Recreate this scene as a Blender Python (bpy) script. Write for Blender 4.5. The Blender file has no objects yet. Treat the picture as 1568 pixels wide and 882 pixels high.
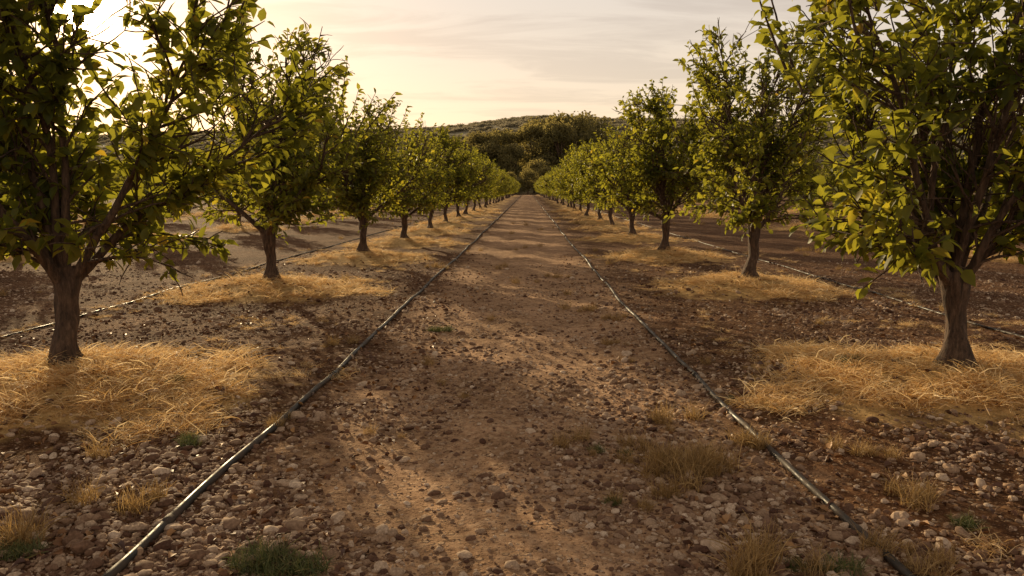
import bpy, math, random
import numpy as np
from mathutils import Vector, Matrix, noise
rng = np.random.default_rng(7); random.seed(7)
scene = bpy.context.scene
R = math.radians

# ------------------------------------------------------------------ helpers
def new_obj(name, mesh, parent=None, link=True):
    o = bpy.data.objects.new(name, mesh)
    if link: scene.collection.objects.link(o)
    if parent: o.parent = parent
    return o

def mesh_from(name, V, F, mats=(), midx=None, attrs=None, smooth=False):
    me = bpy.data.meshes.new(name)
    V = np.asarray(V, dtype=np.float32)
    nf = len(F)
    if isinstance(F, np.ndarray):
        k = F.shape[1]; loops = F.ravel().astype(np.int32)
        starts = np.arange(nf, dtype=np.int32)*k
    else:
        lens = np.array([len(f) for f in F], dtype=np.int32)
        loops = np.array([i for f in F for i in f], dtype=np.int32)
        starts = np.concatenate([[0], np.cumsum(lens)[:-1]]).astype(np.int32)
    me.vertices.add(len(V)); me.vertices.foreach_set("co", V.ravel())
    me.loops.add(len(loops)); me.loops.foreach_set("vertex_index", loops)
    me.polygons.add(nf); me.polygons.foreach_set("loop_start", starts)
    if midx is not None: me.polygons.foreach_set("material_index", np.asarray(midx, dtype=np.int32))
    me.update(calc_edges=True)
    me.polygons.foreach_set("use_smooth", np.full(nf, smooth, dtype=bool))
    if attrs:
        for n, a in attrs.items():
            at = me.attributes.new(n, 'FLOAT', 'POINT'); at.data.foreach_set("value", np.asarray(a, dtype=np.float32))
    for m in mats: me.materials.append(m)
    me.validate()
    return me

def nmat(name):
    m = bpy.data.materials.new(name); m.use_nodes = True
    nt = m.node_tree; nt.nodes.clear()
    out = nt.nodes.new('ShaderNodeOutputMaterial')
    return m, nt, out
def N(nt, t, **kw):
    n = nt.nodes.new(t)
    for k, v in kw.items():
        if hasattr(n, k): setattr(n, k, v)
        else: n.inputs[k.replace('_', ' ')].default_value = v
    return n
def ramp(nt, stops, fac):
    r = nt.nodes.new('ShaderNodeValToRGB')
    els = r.color_ramp.elements
    while len(els) < len(stops): els.new(0.5)
    for e, (p, c) in zip(els, stops):
        e.position = p; e.color = (c[0], c[1], c[2], 1)
    nt.links.new(fac, r.inputs[0]); return r
def mixc(nt, fac, a, b, mode='MIX'):
    m = nt.nodes.new('ShaderNodeMix'); m.data_type = 'RGBA'; m.blend_type = mode
    for s, v in ((0, fac), (6, a), (7, b)):
        if isinstance(v, (int, float)): m.inputs[s].default_value = v
        elif isinstance(v, tuple): m.inputs[s].default_value = (*v, 1)
        else: nt.links.new(v, m.inputs[s])
    return m.outputs[2]
def math_(nt, op, a, b=None, clamp=False):
    m = nt.nodes.new('ShaderNodeMath'); m.operation = op; m.use_clamp = clamp
    for i, v in enumerate((a, b)):
        if v is None: continue
        if isinstance(v, (int, float)): m.inputs[i].default_value = v
        else: nt.links.new(v, m.inputs[i])
    return m.outputs[0]
def mrange(nt, v, a, b, c=0., d=1.):
    m = nt.nodes.new('ShaderNodeMapRange'); m.interpolation_type = 'SMOOTHSTEP'
    nt.links.new(v, m.inputs[0])
    for i, x in enumerate((a, b, c, d)): m.inputs[i+1].default_value = x
    return m.outputs[0]

# ------------------------------------------------------------------ layout
SUN_AZ, SUN_EL = -28.6, 14.0
trees = [(-3.63, 6.1), (-3.92, 12.1), (-3.67, 17.6), (-3.5, 22.6), (-3.5, 28.4),
         (3.40, 6.25), (3.50, 12.5), (3.15, 18.3), (3.22, 24.6), (3.25, 31.0)]
near = list(trees)
for k in range(32):
    trees.append((-3.5 + random.uniform(-.1, .1), 34.2 + 6*k + random.uniform(-.2, .2)))
    trees.append((3.27 + random.uniform(-.1, .1), 37.0 + 6*k + random.uniform(-.2, .2)))
outer = []
for sx, x0 in ((-1, 11.3), (1, 10.9), (-1, 18.8), (1, 18.4), (-1, 26.5), (1, 26.), (-1, 34.), (1, 33.5)):
    y = 12.0 if x0 < 12 else 20.0
    y += random.uniform(-1, 1)
    while y < 120:
        outer.append((sx*x0 + random.uniform(-.2, .2), y)); y += 6.6 + random.uniform(-.3, .3)
mounds = trees + outer
mx = np.array([m[0] for m in mounds]); my = np.array([m[1] for m in mounds])

def sstep(a, b, x):
    t = np.clip((x-a)/(b-a), 0, 1); return t*t*(3-2*t)
def mound_h(X, Y):
    Z = np.zeros_like(X)
    for a, b in zip(mx, my):
        d2 = ((X-a)/1.0)**2 + ((Y-b)/0.85)**2
        Z = np.maximum(Z, np.where(d2 < 12, 0.24*np.exp(-d2*0.75), 0))
    return Z
def hills(X, Y):
    rise = sstep(235, 330, Y)*8*np.exp(-((X-5)/80)**2)
    slope = sstep(260, 700, Y)*14
    far = sstep(560, 1050, Y)*(68 + 4*np.sin(X/210+1.0) + 2.5*np.sin(X/83.) + 6*np.sin(X/430+.2))
    return rise+slope*0.7+far
def ground_z(X, Y, fine=True):
    X = np.asarray(X, float); Y = np.asarray(Y, float)
    Z = mound_h(X, Y) + hills(X, Y)
    Z += -0.03*np.exp(-((np.abs(X+0.05)-0.62)/0.28)**2)*(Y < 200)
    Z += 0.05*np.exp(-((np.abs(X)-2.2)/0.5)**2)*(Y < 200)*.5
    if fine:
        nz = np.array([noise.noise(Vector((x*1.1, y*1.1, 0)))*0.035 + noise.noise(Vector((x*5, y*5, 3)))*0.016 if y < 60 else 0.
                       for x, y in zip(X.ravel(), Y.ravel())]).reshape(X.shape)
        Z = Z+nz
    return Z

# ------------------------------------------------------------------ ground sheet
xs = list(np.arange(-7, 7.001, 0.07)); s = 0.09
x = 7.0
while x < 2500:
    x += s; s *= 1.09; xs.append(x); xs.insert(0, -x)
ys = [-60, -30, -15, -8, -4, -1, 1, 2]; y = 2.4; s = 0.07
while y < 2500:
    ys.append(y); y += s
    if y > 9: s *= 1.022
xs = np.array(xs); ys = np.array(ys, float)
X, Y = np.meshgrid(xs, ys)
Z = ground_z(X, Y)
nx, ny = len(xs), len(ys)
idx = np.arange(nx*ny).reshape(ny, nx)
F = np.stack([idx[:-1, :-1], idx[:-1, 1:], idx[1:, 1:], idx[1:, :-1]], -1).reshape(-1, 4)
V = np.stack([X, Y, Z], -1).reshape(-1, 3)
straw = np.zeros_like(X)
for a, b in zip(mx, my):
    d = np.sqrt(((X-a)/1.65)**2 + ((Y-b)/1.35)**2)
    straw = np.maximum(straw, np.clip(1.6-d*1.15, 0, 1))

gm, nt, out = nmat("soil_and_gravel")
L = nt.links.new
geo = N(nt, 'ShaderNodeNewGeometry'); pos = geo.outputs['Position']
sep = N(nt, 'ShaderNodeSeparateXYZ'); L(pos, sep.inputs[0])
n1 = N(nt, 'ShaderNodeTexNoise', Scale=0.9, Detail=6., Roughness=.6); L(pos, n1.inputs['Vector'])
n2 = N(nt, 'ShaderNodeTexNoise', Scale=14., Detail=6., Roughness=.7); L(pos, n2.inputs['Vector'])
n3 = N(nt, 'ShaderNodeTexNoise', Scale=3.1, Detail=4.); L(pos, n3.inputs['Vector'])
ax = math_(nt, 'ABSOLUTE', sep.outputs[0])
axn = math_(nt, 'ADD', ax, math_(nt, 'MULTIPLY', math_(nt, 'SUBTRACT', n3.outputs[0], .5), 1.6))
pathm = mrange(nt, axn, 1.0, 1.8, 1., 0.)
v1 = N(nt, 'ShaderNodeTexVoronoi', Scale=26.); L(pos, v1.inputs['Vector'])
v2 = N(nt, 'ShaderNodeTexVoronoi', Scale=62.); L(pos, v2.inputs['Vector'])
soil = ramp(nt, [(0.3, (.045, .019, .009)), (0.5, (.125, .060, .029)), (0.7, (.29, .165, .085))], n2.outputs[0]).outputs[0]
path = ramp(nt, [(0.3, (.21, .12, .066)), (0.5, (.46, .295, .18)), (0.72, (.67, .48, .315))], n2.outputs[0]).outputs[0]
sc = N(nt, 'ShaderNodeSeparateColor'); L(v1.outputs['Color'], sc.inputs[0])
peb = ramp(nt, [(0., (.20, .115, .065)), (0.5, (.44, .295, .185)), (1., (.70, .53, .37))], sc.outputs[0]).outputs[0]
sc2 = N(nt, 'ShaderNodeSeparateColor'); L(v2.outputs['Color'], sc2.inputs[0])
peb2 = ramp(nt, [(0., (.11, .055, .030)), (0.5, (.33, .20, .115)), (1., (.60, .43, .28))], sc2.outputs[0]).outputs[0]
base = mixc(nt, pathm, soil, path)
m2 = math_(nt, 'MULTIPLY', mrange(nt, v2.outputs['Distance'], .25, .5, 1., 0.), math_(nt, 'GREATER_THAN', sc2.outputs[1], .5))
base = mixc(nt, math_(nt, 'MULTIPLY', m2, .7), base, peb2)
m1 = math_(nt, 'MULTIPLY', mrange(nt, v1.outputs['Distance'], .3, .5, 1., 0.), math_(nt, 'GREATER_THAN', sc.outputs[1], .66))
base = mixc(nt, math_(nt, 'MULTIPLY', m1, .8), base, peb)
base = mixc(nt, 1.0, base, ramp(nt, [(0.3, (.60, .55, .49)), (0.7, (1.24, 1.18, 1.12))], n1.outputs[0]).outputs[0], 'MULTIPLY')
att = N(nt, 'ShaderNodeAttribute', attribute_name='straw')
sm = mrange(nt, math_(nt, 'ADD', att.outputs['Fac'], math_(nt, 'MULTIPLY', math_(nt, 'SUBTRACT', n3.outputs[0], .5), 1.3)), .35, .75)
strawc = ramp(nt, [(0.3, (.32, .18, .06)), (0.6, (.66, .43, .18))], n2.outputs[0]).outputs[0]
base = mixc(nt, math_(nt, 'MULTIPLY', sm, .85), base, strawc)
farm = mrange(nt, sep.outputs[1], 225., 260.)
base = mixc(nt, farm, base, ramp(nt, [(0.35, (.14, .12, .06)), (.65, (.22, .19, .10))], n1.outputs[0]).outputs[0])
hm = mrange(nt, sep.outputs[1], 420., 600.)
base = mixc(nt, hm, base, (.26, .23, .15))  # far hill ground painted paler, distance haze put into its colour
bs = N(nt, 'ShaderNodeBsdfPrincipled', Roughness=.95); bs.inputs['Specular IOR Level'].default_value = .08
L(base, bs.inputs['Base Color'])
h = math_(nt, 'ADD', math_(nt, 'MULTIPLY', m1, .9), math_(nt, 'ADD', math_(nt, 'MULTIPLY', m2, .5), math_(nt, 'MULTIPLY', n2.outputs[0], 1.2)))
bp = N(nt, 'ShaderNodeBump', Strength=.8, Distance=.022); L(h, bp.inputs['Height']); L(bp.outputs[0], bs.inputs['Normal'])
L(bs.outputs[0], out.inputs[0])
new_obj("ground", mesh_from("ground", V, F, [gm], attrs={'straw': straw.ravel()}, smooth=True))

# ------------------------------------------------------------------ foliage / bark materials
def leaf_mat(name, stops, trans=.5, tcol=(.54, .47, .05), rough=.5, k=(3.9, 3.3, 1.1), spec=.3):
    m, nt, out = nmat(name); L = nt.links.new
    a = N(nt, 'ShaderNodeAttribute', attribute_name='rnd')
    c = ramp(nt, stops, a.outputs['Fac']).outputs[0]
    p = N(nt, 'ShaderNodeBsdfPrincipled', Roughness=rough); p.inputs['Specular IOR Level'].default_value = spec
    L(c, p.inputs['Base Color'])
    t = N(nt, 'ShaderNodeBsdfTranslucent')
    L(mixc(nt, .5, mixc(nt, 1., c, k, 'MULTIPLY'), tcol), t.inputs[0])
    mx_ = N(nt, 'ShaderNodeMixShader'); mx_.inputs[0].default_value = trans
    L(p.outputs[0], mx_.inputs[1]); L(t.outputs[0], mx_.inputs[2]); L(mx_.outputs[0], out.inputs[0])
    return m
leafm = leaf_mat("leaf", [(0, (.035, .055, .013)), (.45, (.072, .098, .020)), (.8, (.13, .145, .028)), (.93, (.20, .18, .03)), (.98, (.26, .18, .03)), (1, (.20, .12, .03))], .52)
farleaf = leaf_mat("haze_tinted_woodland_leaf", [(0, (.09, .085, .045)), (.6, (.14, .13, .068)), (1, (.19, .165, .09))], .45, (.30, .27, .14), .9, spec=0.)  # woodland foliage colour lightened to imitate haze
hazetintleaf = leaf_mat("haze_tinted_ridge_leaf", [(0, (.22, .20, .135)), (1, (.29, .26, .18))], .5, (.44, .39, .27), .9, k=(1.5, 1.45, 1.4), spec=0.)  # ridge foliage painted pale grey-tan in place of atmospheric haze
bark, nt, out = nmat("bark"); L = nt.links.new
tc = N(nt, 'ShaderNodeTexCoord'); mp = N(nt, 'ShaderNodeMapping'); mp.inputs['Scale'].default_value = (14, 14, 3)
L(tc.outputs['Object'], mp.inputs[0]); nn = N(nt, 'ShaderNodeTexNoise', Scale=2.2, Detail=8., Roughness=.7); L(mp.outputs[0], nn.inputs['Vector'])
c = ramp(nt, [(0.35, (.03, .018, .011)), (.5, (.09, .052, .032)), (.7, (.20, .125, .078))], nn.outputs[0]).outputs[0]
p = N(nt, 'ShaderNodeBsdfPrincipled', Roughness=.9); L(c, p.inputs['Base Color'])
bp = N(nt, 'ShaderNodeBump', Strength=.9, Distance=.03); L(nn.outputs[0], bp.inputs['Height']); L(bp.outputs[0], p.inputs['Normal']); L(p.outputs[0], out.inputs[0])

# ------------------------------------------------------------------ trees
def tube(P, rad, sides, V, F, MI, RN, rough=0.):
    P = [Vector(p) for p in P]; n0 = len(V)
    up = Vector((1, 0, 0))
    for i, p in enumerate(P):
        d = (P[min(i+1, len(P)-1)]-P[max(i-1, 0)]).normalized()
        a = (up - d*up.dot(d))
        if a.length < 1e-3: a = Vector((0, 1, 0))
        a.normalize(); up = a; b = d.cross(a)
        for k in range(sides):
            t = 2*math.pi*k/sides
            r = rad[i]*(1+rough*noise.noise(Vector((math.cos(t)*1.5, math.sin(t)*1.5, p.z*4+p.x))))
            V.append(p + a*(math.cos(t)*r) + b*(math.sin(t)*r))
    for i in range(len(P)-1):
        for k in range(sides):
            k2 = (k+1) % sides
            F.append((n0+i*sides+k, n0+i*sides+k2, n0+(i+1)*sides+k2, n0+(i+1)*sides+k)); MI.append(0)
    RN.extend([0.5]*(len(V)-n0))

def grow(rs, start, d, length, step, upb, wob, droop=0.):
    P = [Vector(start)]; d = Vector(d).normalized(); n = max(2, int(length/step))
    for i in range(n):
        t = i/n
        d = (d + Vector((rs.gauss(0, wob), rs.gauss(0, wob), rs.gauss(0, wob)+upb-droop*t))).normalized()
        P.append(P[-1]+d*step)
    return P

LEAF = np.array([[0, 0, 0], [-.28, .30, .06], [0, .33, -.03], [.28, .30, .06], [-.25, .66, .03], [0, .68, -.05], [.25, .66, .03], [0, 1.0, -.14]])
LF = [(0, 2, 1), (0, 3, 2), (1, 2, 5, 4), (2, 3, 6, 5), (4, 5, 7), (5, 6, 7)]
leafpos = {}
def fruit_tree(seed, H=4.0, Rr=1.35, gap=.046, lsize=.095, gapthr=-.12):
    rs = random.Random(seed)
    V, F, MI, RN = [], [], [], []
    fork = rs.uniform(.64, .74)
    lx, ly = rs.uniform(-.10, .10), rs.uniform(-.05, .05)
    zs = np.linspace(-.12, fork+.1, 14)
    tp = [Vector((lx*max(z, 0)/fork + .016*math.sin(z*9+seed), ly*max(z, 0)/fork + .012*math.cos(z*8), z)) for z in zs]
    tr = [0.070 + .085*math.exp(-max(z, 0)*11) + .022*(max(z, 0)/fork)**3 for z in zs]
    tube(tp, tr, 18, V, F, MI, RN, .5)
    top = tp[-2]
    leafsites = []
    def inside(p, k=1.0):
        zz = (p.z-fork)/(H-fork)
        if zz < -0.05 or zz > 1.08: return False
        t = min(max(zz*.93+.07, 0), 1)
        prof = math.sin(math.pi*t**.82)**.62
        return math.hypot(p.x, p.y) < Rr*k*prof+.05
    def branch_leaves(P, t0=0., g=1.):
        for i in range(len(P)-1):
            if i/len(P) < t0: continue
            seg = P[i+1]-P[i]; m = max(1, int(seg.length/(gap*g)+rs.random()))
            for j in range(m):
                q = P[i]+seg*((j+rs.random())/m)
                if noise.noise(q*1.9+Vector((seed, 0, 0))) < gapthr: continue
                leafsites.append((q, seg.normalized()))
    prim = []
    n = rs.choice((5, 6, 6))
    a0 = rs.uniform(0, 6.28)
    for i in range(n):
        az = a0 + i*2*math.pi/n + rs.uniform(-.35, .35)
        el = R(rs.uniform(42, 68))
        ln = rs.uniform(1.8, 2.7)*H/4
        d = Vector((math.cos(az)*math.cos(el), math.sin(az)*math.cos(el), math.sin(el)))
        z = top - Vector((0, 0, rs.uniform(0, .14)))
        prim.append((grow(rs, z, d, ln, .13, .03, .095), .046))
    for i in range(4):
        az = rs.uniform(0, 6.28); el = R(rs.uniform(68, 85))
        prim.append((grow(rs, top, (math.cos(az)*math.cos(el), math.sin(az)*math.cos(el), math.sin(el)), (H-fork)*rs.uniform(.8, .98), .14, .02, .08), .042))
    for P, r in prim:
        m = len(P)
        tube(P, [r*(1-.88*(i/(m-1))**.75) for i in range(m)], 7, V, F, MI, RN, .2)
        branch_leaves(P, .45)
        for i in range(2, m-1):
            for q in range(1 if rs.random() < .7 else 2):
                base = P[i]; ax = (P[i+1]-P[i-1]).normalized()
                outw = Vector((base.x, base.y, 0)); outw = outw.normalized() if outw.length > .05 else Vector((rs.uniform(-1, 1), rs.uniform(-1, 1), 0))
                rd = Vector((rs.gauss(0, 1), rs.gauss(0, 1), rs.gauss(0, .5)))
                d = (ax*.6 + outw*.5 + rd*.6 + Vector((0, 0, .12)))
                t = i/m
                ln = rs.uniform(.5, 1.2)*(1-.4*t)
                low = base.z < 1.3
                S = grow(rs, base, d, ln, .1, -.035 if low else .06, .10)
                while len(S) > 2 and not inside(S[-1], rs.uniform(.85, 1.25)): S.pop()
                tube(S, [.014*(1-.75*k/(len(S)-1)) for k in range(len(S))], 5, V, F, MI, RN)
                branch_leaves(S, .2)
                for k in range(1, len(S)):
                    for w in range(2):
                        if rs.random() < .5:
                            ax2 = (S[k]-S[k-1]).normalized()
                            d2 = ax2*.8 + Vector((rs.gauss(0, 1), rs.gauss(0, 1), rs.gauss(0, .7)+.15))*.65
                            T = grow(rs, S[k], d2, rs.uniform(.15, .5), .08, .02, .12, .06)
                            while len(T) > 2 and not inside(T[-1], rs.uniform(.9, 1.4)): T.pop()
                            tube(T, [.006]*(len(T)-1)+[.003], 3, V, F, MI, RN)
                            branch_leaves(T, 0)
    for i in range(26):
        az = rs.uniform(0, 6.28); rr = math.sqrt(rs.uniform(.01, .8))*Rr*.9
        z0 = H*(.83-.33*(rr/Rr)**2)
        S = grow(rs, (math.cos(az)*rr, math.sin(az)*rr, z0-.55), (math.cos(az)*.42, math.sin(az)*.42, 1), rs.uniform(.7, 1.3), .1, .03, .07)
        tube(S, [.012*(1-.7*k/(len(S)-1)) for k in range(len(S))], 4, V, F, MI, RN)
        for a_ in range(len(S)-1):
            seg = S[a_+1]-S[a_]
            for j in range(3): leafsites.append((S[a_]+seg*((j+rs.random())/3), seg.normalized()))
    nb = len(V); V = np.array([tuple(v) for v in V])
    rsn = np.random.default_rng(seed)
    K = len(leafsites)
    B = np.array([tuple(a) for a, b in leafsites]); D = np.array([tuple(b) for a, b in leafsites])
    leafpos[seed] = B
    rnd = rsn.normal(size=(K, 3))
    outw = B*np.array([1, 1, 0]); outw /= (np.linalg.norm(outw, axis=1, keepdims=True)+.05)
    A = D*.45 + rnd*.55 + outw*.3 + np.array([0, 0, -.2]); A /= np.linalg.norm(A, axis=1, keepdims=True)
    up = np.array([0, 0, 1.]) + rsn.normal(size=(K, 3))*.6 + outw*.25
    Sx = np.cross(A, up); Sx /= (np.linalg.norm(Sx, axis=1, keepdims=True)+1e-6)
    Nn = np.cross(Sx, A)
    size = lsize*rsn.uniform(.6, 1.2, K)
    curl = rsn.uniform(.4, 2.4, K); wid = rsn.uniform(.8, 1.15, K)
    LV = (B[:, None, :] + A[:, None, :]*.015 + size[:, None, None]*(
        Sx[:, None, :]*(LEAF[None, :, 0:1]*wid[:, None, None]) + A[:, None, :]*LEAF[None, :, 1:2] + Nn[:, None, :]*(LEAF[None, :, 2:3]*curl[:, None, None])))
    LV = LV.reshape(-1, 3)
    cl = np.array([noise.noise(Vector(tuple(b*1.6+seed))) for b in B])
    rv = np.clip(.42 + .5*cl + rsn.normal(size=K)*.18, 0, .92)
    ysel = rsn.random(K) < .012; rv[ysel] = rsn.uniform(.93, 1, ysel.sum())
    allV = np.vstack([V, LV])
    offs = nb + np.arange(K)*8
    faces = list(F)
    for o in offs.tolist():
        for f in LF: faces.append(tuple(o+i for i in f))
    MI = MI + [1]*(6*K)
    rn = np.concatenate([RN, np.repeat(rv, 8)])
    return mesh_from("fruit_tree", allV, faces, [bark, leafm], MI, {'rnd': rn}, smooth=True), K

variants = []; info = []
for sd, H, Rr in ((11, 4.1, 1.65), (23, 4.25, 1.6), (37, 3.95, 1.5), (41, 4.0, 1.55), (59, 4.5, 1.9), (67, 4.5, 1.9)):
    me, K = fruit_tree(sd, H, Rr, lsize=.125 if sd in (59, 67) else .112)
    variants.append(me); info.append(K)
gz = ground_z(mx, my)
# turn the nearest left tree so the low sun finds a gap in its crown
az_, el_ = R(SUN_AZ), R(10.9)
sd_ = np.array([math.sin(az_)*math.cos(el_), math.cos(az_)*math.cos(el_), math.sin(el_)])
best = (1e9, 0)
for k in range(72):
    t = k*2*math.pi/72; B = leafpos[59]
    W = np.stack([B[:, 0]*math.cos(t)-B[:, 1]*math.sin(t)+trees[0][0], B[:, 0]*math.sin(t)+B[:, 1]*math.cos(t)+trees[0][1], B[:, 2]+gz[0]-1.6], -1)
    W /= np.linalg.norm(W, axis=1, keepdims=True); cnt = np.sum(np.exp(-((1-W@sd_)*2)/(R(1.2)**2)))
    if cnt < best[0]: best = (cnt, t)
for i, (a, b) in enumerate(mounds):
    if i == 0: v, rz, sc_ = 4, best[1], 1.0
    elif i == 5: v, rz, sc_ = 5, 1.4, 1.0
    elif i == 1: v, rz, sc_ = 0, 2.0, 1.0
    elif i == 6: v, rz, sc_ = 1, .6, .98
    else: v, rz, sc_ = random.randrange(4), random.uniform(0, 6.28), random.uniform(.9, 1.0)
    if i >= len(trees): sc_ *= .80
    o = new_obj("fruit_tree", variants[v]); o.location = (a, b, gz[i]-.02); o.rotation_euler = (0, 0, rz)
    k1, k2 = random.uniform(.97, 1.05), random.uniform(.97, 1.05)
    o.scale = (sc_*k1, sc_*k2, sc_) if i else (1, 1, 1)

# ------------------------------------------------------------------ instancing
def scatter(name, pts, rots, scl, idxs, coll):
    me = bpy.data.meshes.new(name); pts = np.asarray(pts, dtype=np.float32)
    me.vertices.add(len(pts)); me.vertices.foreach_set("co", pts.ravel())
    a = me.attributes.new("rot", 'FLOAT_VECTOR', 'POINT'); a.data.foreach_set("vector", np.asarray(rots, dtype=np.float32).ravel())
    a = me.attributes.new("scl", 'FLOAT_VECTOR', 'POINT'); a.data.foreach_set("vector", np.asarray(scl, dtype=np.float32).ravel())
    a = me.attributes.new("idx", 'INT', 'POINT'); a.data.foreach_set("value", np.asarray(idxs, dtype=np.int32))
    o = new_obj(name, me)
    ng = bpy.data.node_groups.new(name+"_scatter", 'GeometryNodeTree')
    ng.interface.new_socket("Geometry", in_out='INPUT', socket_type='NodeSocketGeometry')
    ng.interface.new_socket("Geometry", in_out='OUTPUT', socket_type='NodeSocketGeometry')
    gi = ng.nodes.new('NodeGroupInput'); go = ng.nodes.new('NodeGroupOutput')
    ci = ng.nodes.new('GeometryNodeCollectionInfo'); ci.inputs['Collection'].default_value = coll
    ci.inputs['Separate Children'].default_value = True; ci.inputs['Reset Children'].default_value = True
    ip = ng.nodes.new('GeometryNodeInstanceOnPoints'); ip.inputs['Pick Instance'].default_value = True
    def na(n, t):
        x = ng.nodes.new('GeometryNodeInputNamedAttribute'); x.data_type = t; x.inputs[0].default_value = n
        return [s for s in x.outputs if s.enabled and s.name == 'Attribute'][0]
    L = ng.links.new
    L(gi.outputs[0], ip.inputs['Points']); L(ci.outputs[0], ip.inputs['Instance'])
    L(na("idx", 'INT'), ip.inputs['Instance Index']); L(na("rot", 'FLOAT_VECTOR'), ip.inputs['Rotation']); L(na("scl", 'FLOAT_VECTOR'), ip.inputs['Scale'])
    L(ip.outputs[0], go.inputs[0])
    md = o.modifiers.new("scatter", 'NODES'); md.node_group = ng
    return o
def coll_of(name, meshes):
    c = bpy.data.collections.new(name)
    for i, m in enumerate(meshes):
        o = bpy.data.objects.new("%s_%02d" % (name, i), m); c.objects.link(o)
    return c

# pebbles
pm, nt, out = nmat("pebble"); L = nt.links.new
oi = N(nt, 'ShaderNodeObjectInfo')
c = ramp(nt, [(0, (.09, .040, .024)), (.3, (.22, .125, .075)), (.6, (.37, .245, .155)), (.85, (.53, .385, .265)), (1, (.68, .53, .39))], oi.outputs['Random']).outputs[0]
tc = N(nt, 'ShaderNodeTexCoord'); nn = N(nt, 'ShaderNodeTexNoise', Scale=3., Detail=6.); L(tc.outputs['Object'], nn.inputs['Vector'])
c = mixc(nt, 1., c, ramp(nt, [(.3, (.6, .57, .55)), (.7, (1.15, 1.15, 1.15))], nn.outputs[0]).outputs[0], 'MULTIPLY')
p = N(nt, 'ShaderNodeBsdfPrincipled', Roughness=.85); L(c, p.inputs['Base Color']); p.inputs['Specular IOR Level'].default_value = .25
L(p.outputs[0], out.inputs[0])
import bmesh
pebs = []
for k in range(12):
    bm = bmesh.new(); bmesh.ops.create_icosphere(bm, subdivisions=2, radius=1.0)
    sx, sy, sz = random.uniform(.8, 1.25), random.uniform(.6, 1.), random.uniform(.4, .75)
    for v in bm.verts:
        q = v.co.copy()
        f = 1+.45*noise.noise(q*.9+Vector((k*7, 0, 0)))+.22*noise.noise(q*2.2+Vector((0, k*5, 0)))
        v.co = Vector((q.x*sx*f, q.y*sy*f, q.z*sz*f))
    me = bpy.data.meshes.new("pebble"); bm.to_mesh(me); bm.free()
    me.polygons.foreach_set("use_smooth", [k % 2 == 0]*len(me.polygons)); me.materials.append(pm); pebs.append(me)
pc = coll_of("pebble", pebs)
def strawmask(X, Y):
    s = np.zeros_like(X)
    for a, b in near+outer[:12]:
        d = np.sqrt(((X-a)/1.65)**2 + ((Y-b)/1.35)**2); s = np.maximum(s, np.clip(1.6-d*1.15, 0, 1))
    return s
M = 140000
u = rng.random(M); Yp = 2.6*(18/2.6)**u
Xp = rng.uniform(-1, 1, M)*(Yp*.70+.6)
den = np.array([noise.noise(Vector((x*.7, y*.7, 9)))+.6*noise.noise(Vector((x*2.2, y*2.2, 4))) for x, y in zip(Xp, Yp)])
prob = np.clip(.52+den*1.3, .10, 1)
prob *= np.clip(1-strawmask(Xp, Yp)*1.0, .04, 1)
prob *= 1-sstep(13, 18, Yp)*.7
keep = (rng.random(M) < prob)
Xp, Yp = Xp[keep], Yp[keep]; n = len(Xp)
sz = np.clip(rng.lognormal(math.log(.0092), .60, n), .004, .05)*np.where(np.abs(Xp+.1) < .8, .85, 1.05)
sz *= np.clip(.9+.25*(Yp-6)/14, .9, 1.3)
Zp = ground_z(Xp, Yp)
P = np.stack([Xp, Yp, Zp+sz*.15], -1)
rot = np.stack([rng.normal(0, .3, n), rng.normal(0, .3, n), rng.uniform(0, 6.28, n)], -1)
scatter("gravel", P, rot, np.repeat(sz[:, None], 3, 1), rng.integers(0, 12, n), pc)
ST = [(.85, 3.42, .058), (-1.12, 3.35, .05), (.72, 3.9, .032), (-.75, 3.62, .035), (-.5, 3.75, .03), (1.0, 4.0, .045), (.25, 4.5, .035), (2.5, 3.4, .04), (-2.6, 3.7, .045), (.55, 4.7, .03),
      (-1.5, 4.9, .035), (1.95, 4.3, .035), (-2.2, 3.3, .04), (-.2, 5.6, .03), (-1.9, 5.9, .03), (2.3, 5.2, .04), (-.9, 4.4, .034), (-1.3, 4.1, .04), (-.65, 4.9, .03), (.4, 3.5, .03), (1.2, 5.6, .03)]
ST += [(random.uniform(-3, 3), random.uniform(3., 10), random.uniform(.016, .033)) for _ in range(300)]
sx_ = np.array([s[0] for s in ST]); sy_ = np.array([s[1] for s in ST]); ss = np.array([s[2] for s in ST])
scatter("loose_stones", np.stack([sx_, sy_, ground_z(sx_, sy_)+ss*.2], -1), np.stack([0*ss, 0*ss, rng.uniform(0, 6, len(ss))], -1), np.repeat(ss[:, None], 3, 1), rng.integers(0, 12, len(ss)), pc)

# straw / grass blades
def blade_mat(name, cols, tr=.35):
    m, nt, out = nmat(name); L = nt.links.new
    a = N(nt, 'ShaderNodeAttribute', attribute_name='rnd')
    c = ramp(nt, cols, a.outputs['Fac']).outputs[0]
    d = N(nt, 'ShaderNodeBsdfPrincipled', Roughness=.6); L(c, d.inputs['Base Color'])
    t = N(nt, 'ShaderNodeBsdfTranslucent'); L(c, t.inputs[0])
    mx_ = N(nt, 'ShaderNodeMixShader'); mx_.inputs[0].default_value = tr
    L(d.outputs[0], mx_.inputs[1]); L(t.outputs[0], mx_.inputs[2]); L(mx_.outputs[0], out.inputs[0]); return m
strawm = blade_mat("dry_straw", [(0, (.50, .28, .09)), (.5, (.82, .56, .25)), (1, (.92, .74, .45))], .48)
drym = blade_mat("dry_grass", [(0, (.18, .11, .04)), (.5, (.40, .25, .09)), (1, (.60, .41, .18))], .45)
grm = blade_mat("green_weed", [(0, (.06, .08, .02)), (.6, (.12, .14, .04)), (1, (.30, .24, .09))])
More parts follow.
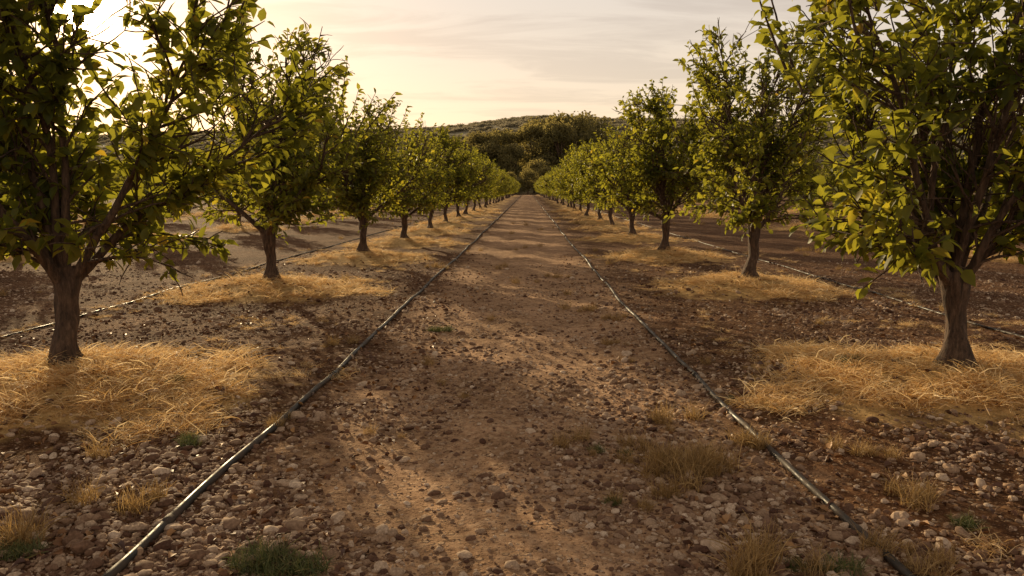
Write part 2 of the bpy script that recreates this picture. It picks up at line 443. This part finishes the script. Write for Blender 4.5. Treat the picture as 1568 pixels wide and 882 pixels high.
def blades(seed, nb, rad, ln, elev, w, mat, segs=4, bend=.5):
    r = np.random.default_rng(seed); V, F, A = [], [], []
    for i in range(nb):
        a = r.uniform(0, 6.28); rr = rad*math.sqrt(r.random())
        p = np.array([math.cos(a)*rr, math.sin(a)*rr, r.uniform(0, .02)])
        az = r.uniform(0, 6.28); el = R(r.uniform(*elev)); l = r.uniform(*ln); bd = r.normal(0, bend); c = r.random(); vb = r.uniform(.3, 1.3)*bend
        n0 = len(V); roll = r.normal(0, .8)
        for k in range(segs+1):
            t = k/segs; wv = w*(1-.75*t)*.5
            side = np.array([-math.sin(az), math.cos(az), roll])
            V.append(p-side*wv); V.append(p+side*wv); A += [c, c]
            d = np.array([math.cos(az)*math.cos(el), math.sin(az)*math.cos(el), math.sin(el)])
            p = p+d*l/segs; az += bd/segs; el -= vb/segs
            p[2] = max(p[2], .002)
        for k in range(segs): F.append((n0+2*k, n0+2*k+1, n0+2*k+3, n0+2*k+2))
    return mesh_from("blades", np.array(V), np.array(F), [mat], attrs={'rnd': A})
sc_c = coll_of("straw_clump", [blades(100+k, 60, .16, (.07, .24), (0, 48), .0052, strawm, 3, .8) for k in range(6)])
PT, SC = [], []
for j, (a, b) in enumerate(near + trees[10:26] + outer):
    if b > 60: continue
    cnt = 760 if b < 9 else (400 if b < 15 else (180 if b < 26 else 60))
    if abs(a) > 5: cnt = min(cnt, 110)
    for _ in range(cnt):
        t = random.uniform(0, 6.28); r_ = math.sqrt(random.random())*1.4
        x_ = a+math.cos(t)*r_*1.6; y_ = b+math.sin(t)*r_*1.3
        if r_ > .84+.7*noise.noise(Vector((x_*.9, y_*.9, 2.)))+.6*noise.noise(Vector((x_*3, y_*3, 5.)))+.06: continue
        if math.hypot(x_-a, y_-b) < .12: continue
        PT.append((x_, y_)); SC.append(random.uniform(.5, 1.1)*(1 if b < 26 else 1.6))
for _ in range(1300):
    x_ = random.choice((-1, 1))*random.uniform(1.9, 6); y_ = random.uniform(3, 22)
    if noise.noise(Vector((x_*.8, y_*.8, 7.))) < .08: continue
    PT.append((x_, y_)); SC.append(random.uniform(.3, .6))
PT = np.array(PT); SC = np.array(SC); n = len(PT)
scatter("straw_mulch", np.stack([PT[:, 0], PT[:, 1], ground_z(PT[:, 0], PT[:, 1])+.002], -1), np.stack([rng.normal(0, .08, n), rng.normal(0, .08, n), rng.uniform(0, 6.28, n)], -1),
        np.repeat(SC[:, None], 3, 1), rng.integers(0, 6, n), sc_c)
dc = coll_of("grass_tuft", [blades(200+k, 120, .09, (.07, .2), (35, 88), .004, drym, 4, .8) for k in range(4)])
gc = coll_of("weed_tuft", [blades(300+k, 170, .10, (.05, .14), (25, 85), .005, grm, 4, .8) for k in range(3)])
T = [(.88, 4.35, 1.3, 5), (.75, 4.6, 1., 3), (1.0, 4.6, .9, 3), (.35, 4.95, .8, 2), (1.05, 5.4, 1., 3), (1.32, 4.85, 1., 3), (-2.0, 3.75, 1., 3), (-2.35, 3.3, 1.3, 4), (.62, 4.0, .8, 2), (1.0, 3.25, 1.2, 3),
     (1.95, 3.95, 1., 2), (-1.95, 7.9, .9, 2), (-1.0, 5.0, .7, 1), (.9, 8.2, .9, 2), (1.0, 9.8, .8, 2), (.8, 10.5, .9, 2), (.6, 14.6, 1., 2), (.95, 7.4, .8, 1), (-1.65, 5.2, .8, 2), (1.6, 3.25, 1., 3), (2.0, 4.7, .9, 2), (-.55, 6.3, .8, 1)]
pts, scs = [], []
for a, b, s_, c_ in T:
    for _ in range(c_*2):
        pts.append((a+random.gauss(0, .12), b+random.gauss(0, .09))); scs.append(s_*random.uniform(.35, .9))
for _ in range(330):
    x_, y_ = random.uniform(-9, 9), random.uniform(3.5, 40)
    if noise.noise(Vector((x_*.6, y_*.6, 1.))) < .05: continue
    pts.append((x_, y_)); scs.append(random.uniform(.25, .7)*(1+y_/50))
pts = np.array(pts); scs = np.array(scs); n = len(pts)
scatter("dry_grass", np.stack([pts[:, 0], pts[:, 1], ground_z(pts[:, 0], pts[:, 1])], -1), np.stack([0*scs, 0*scs, rng.uniform(0, 6.28, n)], -1), np.repeat(scs[:, None], 3, 1), rng.integers(0, 4, n), dc)
pts, scs = [], []
for a, b, s_, c_ in [(-1.12, 3.15, 1.1, 6), (-1.0, 3.12, 1., 3), (-2.05, 4.8, .8, 3), (-.98, 8.9, .9, 3), (-2.2, 3.2, .9, 3), (.5, 3.9, .6, 2), (.58, 4.8, .6, 2), (1.3, 3.2, .8, 3), (-2.7, 5.9, .6, 2), (2.1, 3.6, .6, 2), (1.5, 5.9, .5, 2), (2.6, 6.6, .7, 2)]:
    for _ in range(c_): pts.append((a+random.gauss(0, .08), b+random.gauss(0, .05))); scs.append(s_*random.uniform(.5, 1.))
pts = np.array(pts); scs = np.array(scs); n = len(pts)
scatter("green_weeds", np.stack([pts[:, 0], pts[:, 1], ground_z(pts[:, 0], pts[:, 1])], -1), np.stack([0*scs, 0*scs, rng.uniform(0, 6.28, n)], -1), np.repeat(scs[:, None], 3, 1), rng.integers(0, 3, n), gc)

# fallen leaves
fm, nt, out = nmat("fallen_leaf"); L = nt.links.new
oi = N(nt, 'ShaderNodeObjectInfo'); c = ramp(nt, [(0, (.07, .028, .016)), (.5, (.18, .075, .03)), (1, (.42, .22, .08))], oi.outputs['Random']).outputs[0]
p = N(nt, 'ShaderNodeBsdfPrincipled', Roughness=.6); L(c, p.inputs['Base Color']); L(p.outputs[0], out.inputs[0])
lv = LEAF*np.array([1.2, 1, 2.2]); lm = mesh_from("fallen_leaf", lv, LF, [fm], smooth=True)
lv2 = LEAF*np.array([1.0, 1, 4.2]); lm2 = mesh_from("fallen_leaf", lv2, LF, [fm], smooth=True)
fc = coll_of("fallen_leaf", [lm, lm2])
n = 5200; fx = rng.choice([-1, 1], n)*rng.uniform(.7, 5.5, n); fy = 2.9*(20/2.9)**rng.random(n)
fs = rng.uniform(.02, .07, n)
fx[:4] = [-2.05, 2.42, -1.9, 2.2]; fy[:4] = [3.72, 3.3, 3.9, 4.9]; fs[:2] = .12
scatter("fallen_leaves", np.stack([fx, fy, ground_z(fx, fy)+.018], -1), np.stack([rng.normal(0, .4, n), rng.normal(0, .4, n), rng.uniform(0, 6.28, n)], -1), np.repeat(fs[:, None], 3, 1), rng.integers(0, 2, n), fc)

# ------------------------------------------------------------------ drip hoses
hm_, nt, out = nmat("black_polythene_pipe"); L = nt.links.new
p = N(nt, 'ShaderNodeBsdfPrincipled', Roughness=.5); p.inputs['Specular IOR Level'].default_value = .3
geo = N(nt, 'ShaderNodeNewGeometry'); nn = N(nt, 'ShaderNodeTexNoise', Scale=9., Detail=6.); L(geo.outputs['Position'], nn.inputs['Vector'])
L(ramp(nt, [(.4, (.020, .019, .018)), (.7, (.10, .07, .05))], nn.outputs[0]).outputs[0], p.inputs['Base Color'])
L(ramp(nt, [(.4, (.42, .42, .42)), (.7, (.85, .85, .85))], nn.outputs[0]).outputs[0], p.inputs['Roughness']); L(p.outputs[0], out.inputs[0])
def hose(ctrl, r, y1=215):
    V, F, MI, RN = [], [], [], []
    ys_ = [1.5]; st = .12
    while ys_[-1] < y1: ys_.append(ys_[-1]+st); st *= 1.012
    ys_ = np.array(ys_); cx = np.interp(ys_, [c[1] for c in ctrl], [c[0] for c in ctrl])
    k = np.ones(9)/9; cxp = np.convolve(np.pad(cx, 4, mode='edge'), k, 'valid')
    cxp = cxp + np.array([.035*noise.noise(Vector((y*.45, ctrl[0][0], 0)))+.012*noise.noise(Vector((y*1.7, 4, 0))) for y in ys_])
    zz = ground_z(cxp, ys_); zz = np.convolve(np.pad(zz, 2, mode='edge'), np.ones(5)/5, 'valid')+r*.85
    tube([(a, b, c) for a, b, c in zip(cxp, ys_, zz)], [r]*len(ys_), 10, V, F, MI, RN)
    for yy in np.arange(3.6, 40, 3.1):
        i = int(np.argmin(abs(ys_-yy)))
        a, b = Vector((cxp[i], ys_[i], zz[i])), Vector((cxp[i+1], ys_[i+1], zz[i+1])); d = (b-a).normalized()
        tube([a-d*.035, a-d*.033, a+d*.033, a+d*.035], [r, r*1.22, r*1.22, r], 10, V, F, MI, RN)
    new_obj("drip_irrigation_hose", mesh_from("drip_irrigation_hose", [tuple(v) for v in V], F, [hm_], smooth=True))
hose([(-1.74, 1.5), (-1.72, 3.2), (-1.66, 6), (-1.69, 9.7), (-1.64, 20), (-1.7, 215)], .021)
hose([(1.66, 1.5), (1.59, 3.15), (1.47, 5.2), (1.36, 9.7), (1.28, 22), (1.3, 215)], .019)
hose([(-5.6, 1.5), (-5.65, 9), (-5.5, 30), (-5.6, 215)], .014)
hose([(5.5, 1.5), (5.35, 9), (5.2, 30), (5.3, 215)], .014)

# ------------------------------------------------------------------ woodland
def wood_tree(seed, H, W, mat, nleaf=2600, ls=.55):
    r = np.random.default_rng(seed); V, F, MI, RN = [], [], [], []
    tube([(0, 0, -1), (0.1, 0, H*.3), (0, .1, H*.6)], [H*.03, H*.022, H*.01], 7, V, F, MI, RN)
    lobes = []
    for i in range(15):
        t = r.random(); a = r.uniform(0, 6.28); z = H*(.22+.62*t); rr = W*.5*math.sqrt(max(0.05, 1-((z/H-.5)/.5)**2))*r.uniform(.25, .75)
        c = np.array([math.cos(a)*rr, math.sin(a)*rr, z]); lobes.append((c, W*r.uniform(.15, .25)))
        tube([(0, 0, H*.28), tuple(c*.6+np.array([0, 0, H*.12])), tuple(c)], [H*.012, H*.008, H*.003], 4, V, F, MI, RN)
    lobes.append((np.array([0, 0, H*.8]), W*.22))
    V = [tuple(v) for v in V]
    per = nleaf//len(lobes)
    for c, s_ in lobes:
        tone = r.uniform(-.3, .3)
        for _ in range(per):
            d = r.normal(size=3); d /= np.linalg.norm(d); p = c + d*s_*(r.random()**.4)*np.array([1.1, 1.1, .8])*(1+.12*r.normal())
            u_ = r.normal(size=3); u_ /= np.linalg.norm(u_); w_ = np.cross(u_, r.normal(size=3)); w_ /= np.linalg.norm(w_)
            q = ls*r.uniform(.5, 1.1); n0 = len(V)
            V += [tuple(p-u_*q*.5), tuple(p+w_*q*.35), tuple(p+u_*q*.5), tuple(p-w_*q*.35)]
            F.append((n0, n0+1, n0+2, n0+3)); MI.append(1); cc = min(1, max(0, .5+tone+.15*r.normal())); RN += [cc]*4
    return mesh_from("woodland_tree", V, F, [bark, mat], MI, {'rnd': RN}, smooth=True)
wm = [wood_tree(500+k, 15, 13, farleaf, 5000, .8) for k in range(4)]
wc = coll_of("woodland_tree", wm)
big = [(2, 300, 1.4), (12, 292, 1.5), (20, 305, 1.72), (27, 298, 1.6), (-10, 300, 1.25), (-18, 304, 1.2), (35, 310, 1.1), (6, 318, 1.5), (23, 322, 1.7), (-28, 306, 1.1), (14, 318, 1.7), (-5, 285, .95), (33, 284, .8),
       (-36, 305, .95), (-44, 312, .85), (-14, 292, 1.0), (-24, 290, .9), (42, 300, .8), (50, 305, .7)]
P, S_ = [], []
for a, b, s_ in big: P.append((a, b)); S_.append(s_)
for _ in range(380):
    a = random.uniform(-260, 280); b = random.uniform(255, 400)
    if abs(a-5) < 45 and b < 280: continue
    P.append((a, b)); S_.append(random.uniform(.35, .7))
for _ in range(90):
    a = random.uniform(-120, 130); b = random.uniform(238, 262); P.append((a, b)); S_.append(random.uniform(.2, .45))
for a, b, s_ in ((0, 240, .55), (6, 243, .6), (-6, 246, .5), (2, 250, .75), (11, 249, .5)): P.append((a, b)); S_.append(s_)
P = np.array(P); S_ = np.array(S_); n = len(P)
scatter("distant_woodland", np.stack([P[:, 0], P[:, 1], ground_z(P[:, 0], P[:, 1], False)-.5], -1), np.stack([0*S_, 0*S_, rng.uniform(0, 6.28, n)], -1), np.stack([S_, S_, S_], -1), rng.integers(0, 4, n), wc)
hw = coll_of("haze_tinted_tree", [wood_tree(600+k, 9, 13, hazetintleaf, 420, 1.9) for k in range(3)])  # ridge trees, haze carried by their leaf colour
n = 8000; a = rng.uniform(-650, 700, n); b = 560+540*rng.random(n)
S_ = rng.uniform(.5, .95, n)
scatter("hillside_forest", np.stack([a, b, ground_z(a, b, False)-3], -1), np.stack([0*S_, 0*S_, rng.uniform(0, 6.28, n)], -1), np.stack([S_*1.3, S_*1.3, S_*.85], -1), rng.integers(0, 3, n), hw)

# ------------------------------------------------------------------ light
az, el = R(SUN_AZ), R(SUN_EL)
S = Vector((math.sin(az)*math.cos(el), math.cos(az)*math.cos(el), math.sin(el)))
ld = bpy.data.lights.new("sun", 'SUN'); ld.energy = 5.0; ld.angle = R(.5); ld.color = (1., .76, .43)
lo = bpy.data.objects.new("sun", ld); scene.collection.objects.link(lo); lo.rotation_euler = S.to_track_quat('Z', 'Y').to_euler(); lo.location = S*50
w = bpy.data.worlds.new("World"); scene.world = w; w.use_nodes = True; nt = w.node_tree; nt.nodes.clear(); L = nt.links.new
wo = nt.nodes.new('ShaderNodeOutputWorld')
sky = N(nt, 'ShaderNodeTexSky', sky_type='NISHITA'); sky.sun_disc = False; sky.sun_elevation = el; sky.sun_rotation = az % (2*math.pi)
sky.air_density = 1.0; sky.dust_density = .6; sky.ozone_density = 1.0
bg = nt.nodes.new('ShaderNodeBackground'); bg.inputs[1].default_value = .05
L(mixc(nt, 1., sky.outputs[0], (.92, .72, .54), 'MULTIPLY'), bg.inputs[0])
tc = N(nt, 'ShaderNodeTexCoord'); D = tc.outputs['Generated']
dp = N(nt, 'ShaderNodeVectorMath', operation='DOT_PRODUCT'); L(D, dp.inputs[0])
dp.inputs[1].default_value = tuple(sd_)
d = math_(nt, 'MAXIMUM', dp.outputs['Value'], 0.)
g = math_(nt, 'ADD', math_(nt, 'MULTIPLY', math_(nt, 'POWER', d, 6000.), 80.), math_(nt, 'ADD', math_(nt, 'MULTIPLY', math_(nt, 'POWER', d, 400.), 1.6), math_(nt, 'MULTIPLY', math_(nt, 'POWER', d, 60.), .2)))
sp = N(nt, 'ShaderNodeSeparateXYZ'); L(D, sp.inputs[0])
zc = math_(nt, 'ADD', math_(nt, 'MAXIMUM', sp.outputs[2], 0.), .08)
cb = N(nt, 'ShaderNodeCombineXYZ'); L(math_(nt, 'DIVIDE', sp.outputs[0], zc), cb.inputs[0]); L(math_(nt, 'DIVIDE', sp.outputs[1], zc), cb.inputs[1])
mp = N(nt, 'ShaderNodeMapping'); mp.inputs['Scale'].default_value = (.6, 1.4, 1); L(cb.outputs[0], mp.inputs[0])
cn = N(nt, 'ShaderNodeTexNoise', Scale=1.3, Detail=8., Roughness=.6, Distortion=.6); L(mp.outputs[0], cn.inputs['Vector'])
cl = mrange(nt, cn.outputs[0], .44, .62)
haze = ramp(nt, [(0., (.76, .54, .37)), (.12, (.68, .53, .41)), (.24, (.62, .53, .46)), (.40, (.36, .30, .24)), (1., (.26, .21, .16))], sp.outputs[2]).outputs[0]
haze = mixc(nt, math_(nt, 'MULTIPLY', cl, .55), haze, (.42, .325, .275))
bg2 = nt.nodes.new('ShaderNodeBackground'); L(haze, bg2.inputs[0]); bg2.inputs[1].default_value = 1.0
bg3 = nt.nodes.new('ShaderNodeBackground'); bg3.inputs[0].default_value = (1., .66, .34, 1); L(g, bg3.inputs[1])
a1 = nt.nodes.new('ShaderNodeAddShader'); a2 = nt.nodes.new('ShaderNodeAddShader')
L(bg.outputs[0], a1.inputs[0]); L(bg2.outputs[0], a1.inputs[1]); L(a1.outputs[0], a2.inputs[0]); L(bg3.outputs[0], a2.inputs[1]); L(a2.outputs[0], wo.inputs[0])

# ------------------------------------------------------------------ camera
cd = bpy.data.cameras.new("camera"); co = bpy.data.objects.new("camera", cd); scene.collection.objects.link(co)
cd.lens = 28.0; cd.sensor_width = 36; cd.clip_start = .05; cd.clip_end = 6000
co.location = (0, 0, 1.6); co.rotation_euler = (R(90-7.05), 0, R(1.13)); scene.camera = co
scene.view_settings.view_transform = 'Standard'; scene.view_settings.look = 'None'; scene.view_settings.exposure = 0
